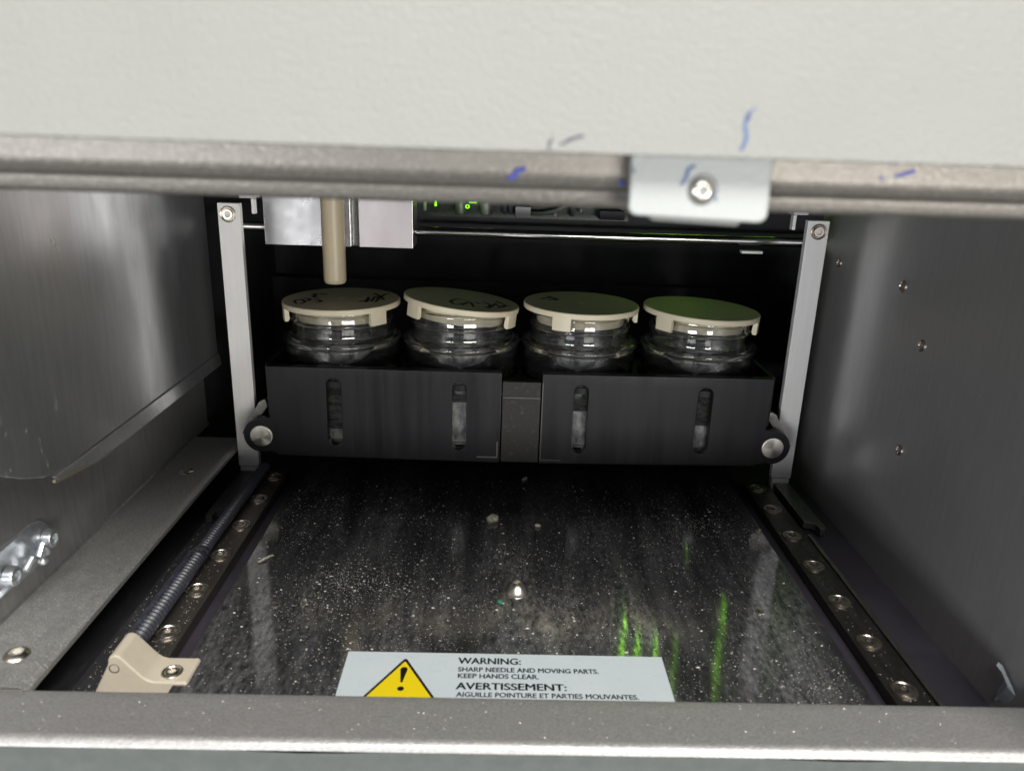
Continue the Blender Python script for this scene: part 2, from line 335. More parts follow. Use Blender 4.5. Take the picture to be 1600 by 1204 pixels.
# front sill
sl = thing('front_sill', 'blurred grey speckled metal sill across the bottom of the opening', 'sill', (0, 170, 12))
pr = [(180.4, 9), (180.2, 10.6), (179.6, 11.6), (178.4, 12)]+[(176, 12), (170, 12), (163.8, 12)]+[(162.8, 11.85), (161.9, 11.4), (161.25, 10.7), (161.0, 9.7)]
bm = bmesh.new(); prev = None
XS = [-320, -166, -141, 150, 320]
rowsv = []
for x in [-320+i*16 for i in range(41)]:
    rowsv.append([bm.verts.new((x, y, z)) for y, z in pr])
for a, b in zip(rowsv, rowsv[1:]):
    for i in range(len(pr)-1): bm.faces.new((a[i], a[i+1], b[i+1], b[i]))
obj('sill_top', bm, m_sill, sl)
bm = bmesh.new(); rowsv = []
for i in range(65):
    x = -320+i*10
    rowsv.append([bm.verts.new((x, y+.5*math.sin(x*.05+1)+.3*math.sin(x*.13), z)) for y, z in ((161.0, 9.7), (161.1, 7), (161.6, 3), (161.8, -90))])
for a, b in zip(rowsv, rowsv[1:]):
    for k in range(3): bm.faces.new((a[k], a[k+1], b[k+1], b[k]))
obj('sill_front', bm, m_front, sl)

# ------------------------------------------------------------------ head: door panel, frame bar, tab
dp = thing('door_panel', 'large blurred pale grey green door panel filling the top of the view', 'door', (0, 119, 161))
obj('panel', B(-330, 330, 118.2, 120.2, 160.7, 420, bev=.5), m_door, dp)
def marks(lst, m, name, parent, nrm=(0, -1, 0)):
    for w_, pts in lst:
        bm = bmesh.new(); ribbon(bm, pts, w_, nrm, lift=.08); obj(name, bm, m, parent, smooth=False)
marks([(.65, [(24.6, 118.2, 167.6), (24.1, 118.2, 165.6), (24.5, 118.2, 163.8), (23.9, 118.2, 161.9)]),
       (.3, [(25.4, 118.2, 168), (24.7, 118.2, 167.2), (24.5, 118.2, 166)])], m_blue2, 'ink_mark', dp)
marks([(.4, [(-4.1, 118.2, 162.9), (-4.5, 118.2, 161.9), (-4.4, 118.2, 161.2)]), (.45, [(-2.9, 118.2, 161.9), (-1, 118.2, 162.9), (.6, 118.2, 163.3)])], m_grey_ink, 'ink_mark', dp)

fb = thing('frame_bar', 'blurred beige metallic frame bar under the door panel', 'bar', (0, 130, 155))
prf = [(127.4, 175), (127.4, 158.2), (127.7, 156.6), (128.4, 155.4), (129.6, 154.9), (131, 154.8), (131.2, 154.4), (131.3, 152.9), (131.8, 152.2), (133, 151.9), (140, 151.9), (140.4, 152.4), (140.4, 175)]
bm = bmesh.new(); rowsv = [[bm.verts.new((x, y, z)) for y, z in prf] for x in range(-330, 331, 30)]
for a, b in zip(rowsv, rowsv[1:]):
    for i in range(len(prf)-1): bm.faces.new((a[i], a[i+1], b[i+1], b[i]))
obj('bar', bm, m_bar, fb)
marks([(.95, [(-7.6, 127.3, 158.2), (-9.0, 127.3, 157.6), (-9.2, 127.3, 157.0), (-10.3, 127.3, 156.4)]), (.35, [(-8.3, 127.3, 158.1), (-9.3, 127.3, 157.9)])], m_blue, 'ink_mark', fb)
marks([(.5, [(49.9, 127.3, 158.6), (50.1, 127.3, 158.0)]), (.55, [(52.0, 127.3, 158.7), (54, 127.3, 159.2), (55.3, 127.3, 159.7)]), (.7, [(7.6, 127.3, 156.6), (8.4, 127.3, 156.1)])], m_blue, 'ink_mark', fb)

tb = thing('latch_tab', 'pale painted tab with a hex screw hanging over the frame bar', 'tab', (20, 124, 160))
def_map = lambda u, v, w_: (u, 124+w_, v)
shape = [(8.6, 161.5)]+[(8.8, 153.4)]+arc(10.2, 153.1, 1.5, 180, 270, 5)+arc(29.4, 152.5, 1.5, 270, 360, 5)+[(30.7, 161.5)]
m_tab = mat('pale_tab_paint', (.41, .435, .425), 0, .4, .5, bump=[(1000, ONE, .8, .15)])
prism('tab_plate', shape, [], def_map, 1.6, .4, m_tab, tb, 3)
prism('rear_lip', [(12.4, 153)]+arc(13.4, 151.6, .9, 180, 270, 4)+arc(26.6, 151.0, .8, 270, 360, 4)+[(27.4, 153)], [], lambda u, v, w_: (u, 126+w_, v), 1.2, .3, m_door, tb, 2)
sw = lathe(bmesh.new(), [(2.35, 0), (2.35, .15), (2.15, .2)], (20.1, 123.2, 155.9), 'Y', 40); obj('screw_recess', sw, m_wear, tb)
screw_mesh('screw', 20.0, 123.15, 155.75, m_screw, tb, 1.95, 'Y', dome=True)
marks([(.7, [(18.6, 123.2, 159.5), (17.6, 123.2, 158.9), (17.3, 123.2, 157.6), (16.6, 123.2, 156.4)])], m_blue2, 'ink_mark', tb)
marks([(.4, [(20.6, 123.2, 156.8), (21.6, 123.2, 155.6), (22.6, 123.2, 154.2)]), (.35, [(21.8, 121.9, 155.9), (21.9, 122.2, 155.2)])], m_blue2, 'ink_mark', tb)
marks([(.35, [(9.0, 123.2, 158.9), (9.2, 123.2, 158.0)])], m_blue2, 'ink_mark', tb)

# ------------------------------------------------------------------ deck plate
dk = obj('floor_deck', B(-108.5, 108.5, 184, 400, -4, 0, bev=.4), m_deck)
tag(dk, kind='structure')
tag(obj('deck_bed', B(-140.5, 149.5, 184, 400, -7.95, -4.1), m_dark), 'black bed below the deck and rails', kind='structure')

# warning label
wl = thing('warning_label', 'pale blue printed warning label stuck on the black deck', 'label', (-6, 200, .3))
obj('label_sheet', B(-57.8, 45.8, 185, 214.3, .02, .3), m_label, wl)
def tri(s, z, name, m):
    ax, ay = -38.6, 211.6-s*1.9; hw = 13.6-s*1.55; by = 188.2+s*.95; r = .9-.5*s
    pts = []
    P = [Vector((ax, ay)), Vector((ax-hw, by)), Vector((ax+hw, by))]
    for i in range(3):
        p = P[i]; a = (P[i-1]-p).normalized(); b = (P[(i+1) % 3]-p).normalized()
        for k in range(6):
            t = k/5; q = p+(a*r*1.6)*(1-t)**2+(b*r*1.6)*t**2; pts.append((q.x, q.y))
    bm = bmesh.new(); bm.faces.new([bm.verts.new((x, y, z)) for x, y in pts]); bmesh.ops.triangulate(bm, faces=bm.faces)
    obj(name, bm, m, wl, smooth=False)
tri(0, .36, 'hazard_triangle_border', m_black); tri(1, .42, 'hazard_triangle', m_yellow)
bm = bmesh.new()
bm.faces.new([bm.verts.new((x, y, .47)) for x, y in arc(-38.5, 205.6, 1.15, 0, 180, 10)+[(-38.9, 199.4), (-38.3, 199.4)]])
bm.faces.new([bm.verts.new((x, y, .47)) for x, y in arc(-38.5, 196.6, 1.05, 0, 345, 15)])
obj('exclamation_mark', bm, m_black, wl, smooth=False)
def text(s, x0, x1, yb, cap, bold):
    cu = bpy.data.curves.new('t', 'FONT'); cu.body = s; cu.size = 10; cu.fill_mode = 'FRONT'
    o = bpy.data.objects.new('t', cu); COL.objects.link(o)
    me = bpy.data.meshes.new_from_object(o.evaluated_get(bpy.context.evaluated_depsgraph_get())); bpy.data.objects.remove(o)
    bm = bmesh.new(); bm.from_mesh(me); base = bm.verts[:]+bm.edges[:]+bm.faces[:]
    mv = [v.co.copy() for v in bm.verts]
    for k, (dx, dy) in enumerate(((-bold, 0), (bold, 0), (0, bold*.5), (0, -bold*.5))):
        g = bmesh.ops.duplicate(bm, geom=base)['geom']
        bmesh.ops.translate(bm, vec=(dx, dy, (k+1)*.02), verts=[e for e in g if isinstance(e, bmesh.types.BMVert)])
    bm.to_mesh(me); bm.free()
    xs = [v.co.x for v in me.vertices]; mx, Mx, My = min(xs), max(xs), 6.9
    for v in me.vertices: v.co = Vector((x0+(v.co.x-mx)/(Mx-mx)*(x1-x0), yb+v.co.y/My*cap, .37+v.co.z))
    return finish('lettering', me, m_black, wl, smooth=False)
text('WARNING:', -21.5, -1.0, 209.0, 3.0, .30)
text('SHARP NEEDLE AND MOVING PARTS.', -21.3, 23.9, 205.2, 2.1, .27)
text('KEEP HANDS CLEAR.', -21.2, 4.5, 202.1, 2.1, .27)
text('AVERTISSEMENT:', -21.6, 13.0, 196.9, 3.0, .30)
text('AIGUILLE POINTURE ET PARTIES MOUVANTES.', -21.3, 34.9, 193.6, 2.0, .27)

# rails with screws
def rail(side, m, ms, ys, label):
    x = 121.2*side
    t = thing('guide_rail', label, 'rail', (x, 270, -6), 'guide rails either side of the deck')
    bm = bmesh.new(); X0, X1 = (114.6, 127.2) if side > 0 else (-127.2, -114.6)
    box(bm, X0, X1, 186 if side > 0 else 209, 357, -4, .4, bev=.5)
    if side < 0:
        pass
    obj('rail_bar', bm, m, t)
    xo = 127.5 if side > 0 else -129.3
    obj('rail_edge', B(xo, xo+1.8, 186 if side > 0 else 209, 300 if side > 0 else 357, -4, .9, bev=.3), m_edge, t)
    s0 = screw_mesh('screw', 120.0*side, ys[0], .4, ms, t, 4.25)
    for y in ys[1:]: dup(s0, t, (0, y-ys[0], 0))
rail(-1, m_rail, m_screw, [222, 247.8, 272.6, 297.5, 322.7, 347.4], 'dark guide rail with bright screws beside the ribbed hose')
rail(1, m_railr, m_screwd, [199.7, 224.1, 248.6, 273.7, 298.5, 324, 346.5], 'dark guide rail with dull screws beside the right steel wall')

# things lying or fixed on the deck
ds = thing('deck_screw', 'domed nickel screw in the middle of the black deck', 'screw', (-1.6, 252, 0))
obj('screw_head', lathe(bmesh.new(), [(4.7, 0), (4.7, .5), (4.2, 1.3), (3.4, 2.6), (2.4, 3.6), (1.7, 4.0), (1.45, 3.95), (1.35, 2.8), (0, 2.7)], (-1.6, 252, 0), 'Z', 48, (6, 7)), m_screw, ds)
for x, y, r, lb in ((-89.2, 240.3, 1.9, 'small round rivet at the left of the deck, by the hose'), (87.6, 241.8, 1.6, 'small round rivet near the right rail, nearer of two'), (107.0, 304, 1.6, 'small round rivet near the right rail, farther of two')):
    tag(obj('rivet', lathe(bmesh.new(), [(r, 0), (r*.95, .35), (r*.6, .7), (0, .8)], (x, y, 0), 'Z', 24), m_screw), lb, 'rivet')
def crumb(x, y, r, m, label, z=0, sq=(1.5, 1, .8), rz=0):
    bm = bmesh.new(); bmesh.ops.create_icosphere(bm, subdivisions=2, radius=r)
    for v in bm.verts:
        f = random.uniform(.8, 1.2); v.co = Matrix.Rotation(rz, 3, 'Z') @ Vector((v.co.x*sq[0]*f, v.co.y*sq[1]*f, v.co.z*sq[2]*f))+Vector((x, y, z+r*sq[2]*.8))
    return tag(obj('debris', bm, m), label, 'crumb')
m_crumb = mat('cream_crumb', (.66, .62, .5), 0, .7, noise=(700, ONE, .45, .6, (.3, .27, .2)))
crumb(-11.4, 307, 2.2, m_crumb, 'large cream crumb on the deck behind the domed screw', rz=.7)
crumb(4, 352, 1.1, m_crumb, 'small pale crumb just under the front of the rack', rz=.9, sq=(2, .7, .6))
crumb(8.6, 303, 1.0, m_crumb, 'small pale crumb to the right of the large cream one')
bm = bmesh.new(); tube(bm, [(-103.6, 268, .6), (-102, 269.6, .9), (-100.4, 272, .8), (-99.6, 273.4, .5)], .45, 6)
tag(obj('debris', bm, m_crumb), 'curled cream shaving by the left rail', 'shaving')
m_teal = mat('teal_crumb', (.03, .30, .20), 0, .6)
crumb(-8.0, 244, .75, m_teal, 'tiny teal green crumb beside the domed screw', rz=2.2)

def dust(name, n, fn, m, label, cat='dust', zmap=None):
    bm = bmesh.new()
    for _ in range(n):
        x, y, z, r = fn()
        a = random.uniform(0, 6.28); e = random.uniform(.8, 2.0)
        k = 5; top = bm.verts.new((x, y, z+r*.9)); ring = []
        for i in range(k):
            t = a+i*2*math.pi/k; rr = r*random.uniform(.7, 1.2)
            ring.append(bm.verts.new((x+rr*e*math.cos(t), y+rr*math.sin(t), z+.02)))
        for i in range(k): bm.faces.new((ring[i], ring[(i+1) % k], top))
    return tag(obj(name, bm, m, smooth=False), label, cat, kind='stuff')
clus = [(random.uniform(-95, 100), random.uniform(195, 330), random.uniform(6, 20)) for _ in range(26)]
def deck_pt():
    while True:
        if random.random() < .45:
            c = random.choice(clus); x, y = random.gauss(c[0], c[2]), random.gauss(c[1], c[2]*.8)
        else: x, y = random.uniform(-106, 106), 192+158*random.random()**1.15
        if not (-106 < x < 106 and 190 < y < 350): continue
        if -58.5 < x < 46.5 and y < 215.2 and random.random() < .95: continue
        if random.random() > 1.15-(y-190)/190*.75: continue
        q = random.random(); r = random.uniform(.05, .11) if q < .87 else (random.uniform(.11, .2) if q < .988 else random.uniform(.25, .4))
        return x, y, .32 if (-58.5 < x < 46.5 and y < 215.2) else 0, r
dust('dust', 10500, deck_pt, m_dustp, 'pale dust and crumbs scattered over the black deck')
def ledge_pt():
    return random.uniform(-163, -142), random.uniform(186, 362), 12, random.uniform(.07, .2) if random.random() < .93 else .36
m_sparkle = mat('sparkle_specks', (.7, .68, .6), .4, .4)  # pale specks stand in for the glint of ledge and sill metal
dust('dust', 1800, ledge_pt, m_sparkle, 'fine pale dust specks on the left steel ledge, standing in for its sparkle')
def sill_pt():
    return random.uniform(-160, 152), random.uniform(164.2, 178), 12, random.uniform(.05, .13) if random.random() < .9 else .22
dust('dust', 260, sill_pt, m_sparkle, 'fine pale specks added on the front sill in place of its sparkle')
def rail_pt():
    s = random.choice((-1, -1, 1)); return s*random.uniform(115.5, 126), random.uniform(190, 350), .4, random.uniform(.05, .15)
dust('dust', 520, rail_pt, m_dustp, 'sparse fine dust on the two dark rails')
def ch_pt(): return random.uniform(-139, -128), random.uniform(188, 330), -3.2, random.uniform(.06, .16)
dust('dust', 420, ch_pt, m_dustp, 'sparse fine dust on the black channel strip')

# ------------------------------------------------------------------ posts
def post(side, label):
    xc = 133.6*side
    t = thing('support_post', label, 'post', (xc, 354, 0), 'pair of upright posts holding the rack')
    obj('post_bar', B(xc-5, xc+5, 353, 356.5, 3.6, 131.4, bev=.25), m_post, t)
    sgn = side
    obj('post_foot', B(xc-4.4, xc+4.4, 353, 356.5, -5, 3.3, bev=.25), m_post, t)
    # foot plate running towards the viewer with a hooked end
    pts = [(130.2, 352.8), (138.2, 352.8), (138.2, 306)]+arc(136.8, 306, 1.4, 0, -90, 4)+[(135, 304.6), (134.8, 309), (133.5, 310.5), (130.2, 311.5)]
    pts = [(x*side, y) for x, y in pts]
    if side < 0: pts = pts[::-1]
    prism('foot_plate', pts, [], lambda u, v, w_: (u, v, -.6+w_), 3.4, .3, m_edge if side > 0 else m_pan, t)
    s = lathe(bmesh.new(), [(3.6, 0), (3.6, .5), (3.3, .7), (3.0, .6), (2.75, .1), (2.6, .1), (2.5, .75), (2.2, 1.1), (1.35, 1.15), (1.2, 1.0), (1.15, -.2), (0, -.2)], (133.9*side, 353, 126.5), 'Y', 40, (9, 10))
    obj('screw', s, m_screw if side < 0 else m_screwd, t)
    # upper block and bent clip above the post
    c = thing('top_bracket', ('white metal bracket above the left post' if side < 0 else 'white metal bracket above the right post'), 'bracket', (xc, 354, 136), 'small brackets above the posts')
    obj('bracket_block', B(xc-5.2, xc+5.2, 350, 358, 136.2, 158, bev=.3), m_post, c)
    xi = 123.3*side; x2 = 130*side
    bm = bmesh.new(); box(bm, min(xi, x2), max(xi, x2), 357.4, 366, 133.4, 135, bev=.2)
    box(bm, min(xi, xi+1.5*side), max(xi, xi+1.5*side), 357.6, 361, 126.5, 133.3, bev=.2)
    obj('bent_clip', bm, m_post, c)
post(-1, 'pale flat metal post at the left of the jar rack')
post(1, 'pale flat metal post at the right of the jar rack')

# ------------------------------------------------------------------ jar rack
rk = thing('jar_rack', 'long black rack with four vertical slots carrying the jars', 'rack', (0, 360, 15))
YF = 340
mp = lambda u, v, w_: (u, YF+2.5+w_, v)
def plate(s):
    P = [(-118, 59.6)] if s < 0 else None
    zt, zb = 59.5, 15.0
    pts = [(-118.2, zt), (-8.9, zt-.4), (-8.9, zb-.8)] + [(-114, zb+.4)] + arc(-122, 25.2, 8.6, -62, -262, 22) + [(-117.6, 34.2)]
    holes = [stadium(-87.2, 21.0, 54.4, 3.5), stadium(-28.6, 20.0, 54.2, 3.4)]
    if s > 0:
        pts = [(-x, y) for x, y in pts][::-1]; holes = [[(-x, y) for x, y in h][::-1] for h in holes]
        pts = [(x+1.2 if x < 20 else x, y) for x, y in pts]
    holes = [h[::-1] for h in holes]
    prism('front_plate', pts, holes, mp, 5, .35, m_rack, rk)
    lathe_bm = lathe(bmesh.new(), [(5.2, 0), (5.2, .7), (4.9, .9), (0, .95)], (122*s, YF, 25.2), 'Y', 40)
    obj('pivot_pin', lathe_bm, m_pin, rk)
plate(-1); plate(1)
obj('centre_block', B(-8.4, 9.6, YF+.8, YF+5, 14.2, 54.8, bev=.4), m_rackmid, rk)
bm = bmesh.new(); box(bm, -8.2, 9.4, YF+.5, YF+.8, 46.9, 47.15); 
obj('scribed_line', bm, m_wear, rk)
bm = bmesh.new(); box(bm, -20, -10.3, YF-.15, YF+.2, 16.6, 17.3); box(bm, -10.6, -10.0, YF-.18, YF+.2, 16.6, 25)
obj('worn_corner', bm, m_wear, rk)
bm = bmesh.new(); box(bm, 10.6, 20.4, YF-.15, YF+.2, 15.8, 16.4); box(bm, 10.2, 10.7, YF-.18, YF+.2, 15.6, 55)
obj('worn_corner', bm, mat('faint_worn_edge', (.09, .088, .088), .7, .4), rk)
JX = [-88.4, -29.3, 29.5, 89.3]; JY = 372.5
def circ(cx, cy, r, n=40): return [(cx+r*math.cos(2*math.pi*k/n), cy+r*math.sin(2*math.pi*k/n)) for k in range(n)]
prism('top_deck', [(-117.4, YF+5.2), (118.4, YF+5.2), (118.4, 403), (-117.4, 403)], [circ(x, JY+.6, 28.9)[::-1] for x in JX], lambda u, v, w_: (u, v, 50+w_), 3, .1, m_rack, rk)
obj('bottom_plate', B(-117.4, 118.4, YF+5.2, 403, 14.4, 17.4), m_rack, rk)
obj('rear_plate', B(-117.4, 118.4, 403.2, 406, 14.4, 59), m_rack, rk)
for x in (-119.6, 118.6): obj('end_plate', B(x, x+2, YF+5.2, 406, 14.4, 59), m_rack, rk)
for s in (-1, 1):                                   # swing arms behind the lobes
    pts = [(-133.2*1, 24), (-131.0, 21.5), (-120, 38), (-121, 41.5), (-124, 40)]
    pts = [(x*-s, y) for x, y in pts]
    if s > 0: pts = pts[::-1]
    prism('swing_arm', pts, [], lambda u, v, w_: (u, YF+7.2+w_, v), 3.6, .4, m_edge, rk)

# ------------------------------------------------------------------ jars
LZ = [85.6, 87.0, 86.9, 85.9]; TILT = [-.9, 6.3, .6, 2.2]; TILTX = [0, -1.5, 0, 0]
TABS = [(200, 318), (218, 336), (246, 366), (219, 338)]
STROKES = {
 0: (.95, [[(-106.7, 357.5), (-109.5, 364.8), (-107.3, 368.2), (-104.0, 362.4), (-105.3, 357.7)], [(-106.9, 371.5), (-103.1, 368.8), (-103.2, 364.1)], [(-105.5, 381.6), (-103.1, 382.0), (-102.8, 375.3), (-99.6, 372.5)], [(-101.6, 367.5), (-99.2, 367.8), (-96.4, 363.5), (-99.0, 361.6)], [(-101.2, 382.3), (-97.1, 381.2)], [(-78.8, 364.4), (-75.7, 368.0), (-74.4, 371.3)], [(-74.9, 363.4), (-75.8, 376.0)], [(-72.8, 365.3), (-72.7, 376.4), (-70.4, 373.5), (-70.7, 364.0)], [(-74.9, 386.2), (-70.5, 378.4), (-67.2, 369.2)], [(-70.0, 375.2), (-68.7, 383.7), (-66.8, 384.0)]]),
 1: (.9, [[(-25.7, 369.3), (-31.1, 370.1), (-34.3, 362.0), (-31.5, 355.0), (-27.0, 363.0)], [(-28.5, 355.4), (-25.3, 366.3), (-23.0, 354.7)], [(-22.9, 368.2), (-20.3, 365.4)], [(-19.2, 371.8), (-15.4, 366.1), (-16.5, 358.5), (-18.3, 358.2)], [(-15.8, 357.1), (-12.3, 372.8)], [(-12.3, 369.6), (-9.8, 363.8), (-7.9, 370.2), (-11.6, 360.6)], [(-12.4, 379.2), (-10.4, 374.6), (-6.0, 368.9)]]),
 2: (1.2, [[(9.6, 376.4), (14.8, 381.4), (17.7, 376.0), (12.6, 375.3)], [(13.8, 384.6), (16.0, 379.0)]]), 3: (0, [])}
JL = ['glass jar beneath the tan tube, black writing on both sides of its cream lid', 'glass jar whose cream lid sits tilted, writing at the lid front', 'glass jar with one small black scribble at the back of its cream lid', 'glass jar with a cream lid free of writing, nearest the right post']
for j in range(4):
    X = JX[j]
    t = thing('sample_jar', JL[j], 'jar', (X, JY, 18), 'four lidded jars standing in the rack')
    c = (X, JY, 18)
    outer = [(0, 0), (24, 0), (26.8, 1), (27.5, 3), (27.6, 25), (27.7, 46.6), (28.1, 47.6), (28.8, 48.4), (29.0, 49.4), (28.8, 50.4), (28.1, 51.0), (25.6, 51.5), (24.5, 52.0), (24.1, 53.0), (24.1, 57.2), (24.6, 57.8), (25.0, 58.5), (24.6, 59.2), (24.1, 59.8), (24.1, 63.6), (24.3, 64.6), (23.8, 65.2)]
    inner = [(22.7, 65.2), (22.2, 64.6), (22.2, 53.0), (22.9, 50.4), (25.2, 48.9), (26.0, 47.4), (26.0, 4.5), (24, 2.2), (0, 2.0)]
    obj('glass_body', lathe(bmesh.new(), outer+inner, c, 'Z', 96), m_glass, t, sharp=60)
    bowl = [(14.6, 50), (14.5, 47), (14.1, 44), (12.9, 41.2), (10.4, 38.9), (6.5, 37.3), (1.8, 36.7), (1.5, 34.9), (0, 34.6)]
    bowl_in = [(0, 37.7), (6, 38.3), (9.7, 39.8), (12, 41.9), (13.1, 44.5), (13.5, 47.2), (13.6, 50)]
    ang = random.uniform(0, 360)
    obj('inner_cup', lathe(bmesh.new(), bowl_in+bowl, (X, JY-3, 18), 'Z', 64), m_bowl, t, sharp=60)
    # cup rim, then powder patched bright to imitate slot glints
    obj('cup_rim', lathe(bmesh.new(), [(14.8, 50.3), (14.8, 51.2), (23.3, 51.3), (23.3, 50.4), (14.8, 50.3)], c, 'Z', 64), m_glass, t)
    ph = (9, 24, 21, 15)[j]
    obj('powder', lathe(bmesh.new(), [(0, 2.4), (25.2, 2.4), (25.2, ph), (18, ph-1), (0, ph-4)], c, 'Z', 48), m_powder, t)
    # lid with its tabs; own rotation about its centre
    L = bpy.data.objects.new('lid', None)
    zt = LZ[j]
    rot = Matrix.Rotation(R(TILT[j]), 4, 'Y') @ Matrix.Rotation(R(TILTX[j]), 4, 'X'); ctr = Vector((X, JY, zt))
    def rt(bm):
        bmesh.ops.transform(bm, matrix=Matrix.Translation(ctr) @ rot, verts=bm.verts); return bm
    lb = lathe(bmesh.new(), [(0, -2.9), (27.6, -2.9), (28.2, -2.7), (28.4, -2.4), (28.4, -.5), (28.1, -.1), (27.6, 0), (2.0, 0), (1.9, .28), (0, .3)], (0, 0, 0), 'Z', 96)
    lid = obj('lid', rt(lb), m_lid, t)
    lid_org = None
    for ai in list(TABS[j])+[TABS[j][0]-120+(0 if j != 9 else 0)]:
        bm = bmesh.new(); hw = 9.2
        n = 6; zb = -8.9
        for r0, r1 in ((26.4, 28.35),):
            ring = []
            for k in range(n+1):
                a = R(ai-hw+2*hw*k/n)
                ring.append([bm.verts.new((r*math.cos(a), r*math.sin(a), z)) for r, z in ((r0, -2.2), (r1, -2.2), (r1, zb+.3), (r1-.3, zb), (r0+.3, zb), (r0-.5, zb+1.2))])
            for a, b in zip(ring, ring[1:]):
                for i in range(6): bm.faces.new((a[i], b[i], b[(i+1) % 6], a[(i+1) % 6]))
            bm.faces.new(ring[0]); bm.faces.new(ring[-1][::-1])
        tb_ = obj('lid_tab', rt(bm), m_lid, lid, origin=wloc(t)/MM)
    pl = lathe(bmesh.new(), [(20.0, -2.3), (20.0, -8.9), (21.6, -8.9), (21.6, -5.6), (20.6, -5.2), (20.6, -3.6), (21.4, -3.4), (21.4, -2.3)], (0, 0, 0), 'Z', 64)
    obj('lid_plug', rt(pl), m_lid, lid, origin=wloc(t)/MM)
    wd, st = STROKES[j]
    if st:
        bm = bmesh.new(); Mi = (Matrix.Translation(ctr) @ rot)
        for s in st:
            loc = [Mi @ Vector((x-X, y-JY, 0)) for x, y in s]
            nrm = (rot @ Vector((0, 0, 1))).xyz
            ribbon(bm, loc, wd*1.9, nrm, lift=.07)
        obj('handwriting', bm, m_black, lid, origin=wloc(t)/MM, smooth=False)

# ------------------------------------------------------------------ head behind: block, tube, rods
bl = thing('sliding_block', 'bright machined aluminium block behind the tan tube', 'block', (-91, 385, 109))
bm = bmesh.new(); box(bm, -126.6, -84.6, 381, 400, 109.6, 205, bev=.3)
tag(obj('block_body', bm, m_block, bl), 'scratched half of the block left of the groove')
m_block2 = mat('reflection_tinted_aluminium', (.47, .44, .445), .85, .32, .5, noise=(45, (1.5, 1, .8), .3, .7, (.40, .36, .36)), bump=[(420, (1.6, 1, .5), .12, .06)], rvar=(60, ONE, .28, .35))  # same metal as the left half, a warm reflection put into its colour
bm = bmesh.new(); box(bm, -80.6, -54.2, 381, 400, 109.6, 205, bev=.3)
tag(obj('block_body', bm, m_block2, bl), 'half of the block right of the groove, a warm reflection tinted in')
obj('groove', B(-84.4, -80.8, 385, 399, 109.8, 204), m_edge, bl)
tt = thing('dispensing_tube', 'tan plastic tube hanging down over the leftmost jar', 'tube', (-90.6, 370, 94))
obj('tube_body', lathe(bmesh.new(), [(3.2, 3.0), (3.4, .2), (3.8, 0), (4.6, .25), (5.2, 1.2), (5.35, 2.2), (5.35, 16), (5.5, 17), (5.5, 110), (0, 110)], (-90.7, 370, 93.4), 'Z', 48), m_tube, tt)
def rodx(name, x0, x1, y, z, r, m, label):
    bm = lathe(bmesh.new(), [(0, 0), (r, 0), (r, x1-x0), (0, x1-x0)], (x0, y, z), 'X', 32); return tag(obj(name, bm, m), label, 'rod')
rodx('guide_rod', -54, 148, 390, 117.2, 2.3, m_rod, 'long polished rod running from the block to the right post')
rodx('guide_rod', -149, -126.8, 390, 117.2, 2.3, m_rod, 'short end of polished rod between left post and block')
tag(obj('small_plate', B(110.5, 121, 386, 390, 111.3, 112.6, bev=.2), m_post), 'tiny pale plate under the right end of the long rod', 'plate')
tag(obj('rear_beam', B(-169, 255, 528, 532, -7.9, 67.5, bev=.3), m_dark), 'black crossbeam behind the jars', 'beam')

# electronics bay
el = thing('circuit_board', 'dark green circuit board with components above the polished rod', 'circuit board', (40, 450, 120))
obj('board', B(-52, 62, 448, 450, 119.5, 200), m_pcb, el)
obj('board_shelf', B(-60, 200, 508, 514, 104, 106, bev=.2), m_pcb, el)
def cy(x, z0, z1, r, m, name, y=441): obj(name, lathe(bmesh.new(), [(0, 0), (r*.9, 0), (r, .4), (r, z1-z0), (0, z1-z0)], (x, y, z0), 'Z', 24), m, el)
cy(-34, 121.5, 150, 3.2, m_comp, 'capacitor'); cy(-19.6, 121.5, 150, 3.4, m_comp, 'capacitor')
cy(-54, 122.8, 128, 1, m_compl, 'pin_header'); cy(19.5, 121.2, 124.3, 1.2, m_compl, 'pin_header'); cy(34, 124, 126, .8, m_comp, 'pin_header')
obj('connector', B(-3.2, 5.4, 436, 446, 120.6, 127, bev=.4), m_comp, el)
obj('connector', B(44, 58, 436, 446, 121, 126, bev=.4), m_dark, el)
for x in (-10, -7, 28): obj('chip', B(x, x+2, 440, 447, 122, 140), m_dark, el)
bm = bmesh.new(); tube(bm, [(5.4, 442, 123), (12, 441, 123), (20, 440, 125), (28, 440, 130), (36, 440, 140)], 1.2, 10); obj('wire', bm, m_comp, el)
def led(x0, x1, z0, z1, y=434): obj('status_light', B(x0, x1, y, y+2, z0, z1, bev=.2), m_green, el)
led(-59.6, -58.2, 124.4, 129.4); led(-48, -47, 126, 140); led(-29, -24.8, 128.2, 132)
bm = lathe(bmesh.new(), [(.7, 0), (1.1, 0), (1.1, .6), (.7, .6), (.7, 0)], (-29.8, 433, 126.4), 'Y', 20); obj('status_light', bm, m_green, el)
lathe_bm = lathe(bmesh.new(), [(0, 0), (1.6, 0), (1.6, .15), (0, .2)], (-18, 511, 106), 'Z', 20); obj('status_light', lathe_bm, bar_mat('glow', .5), el)
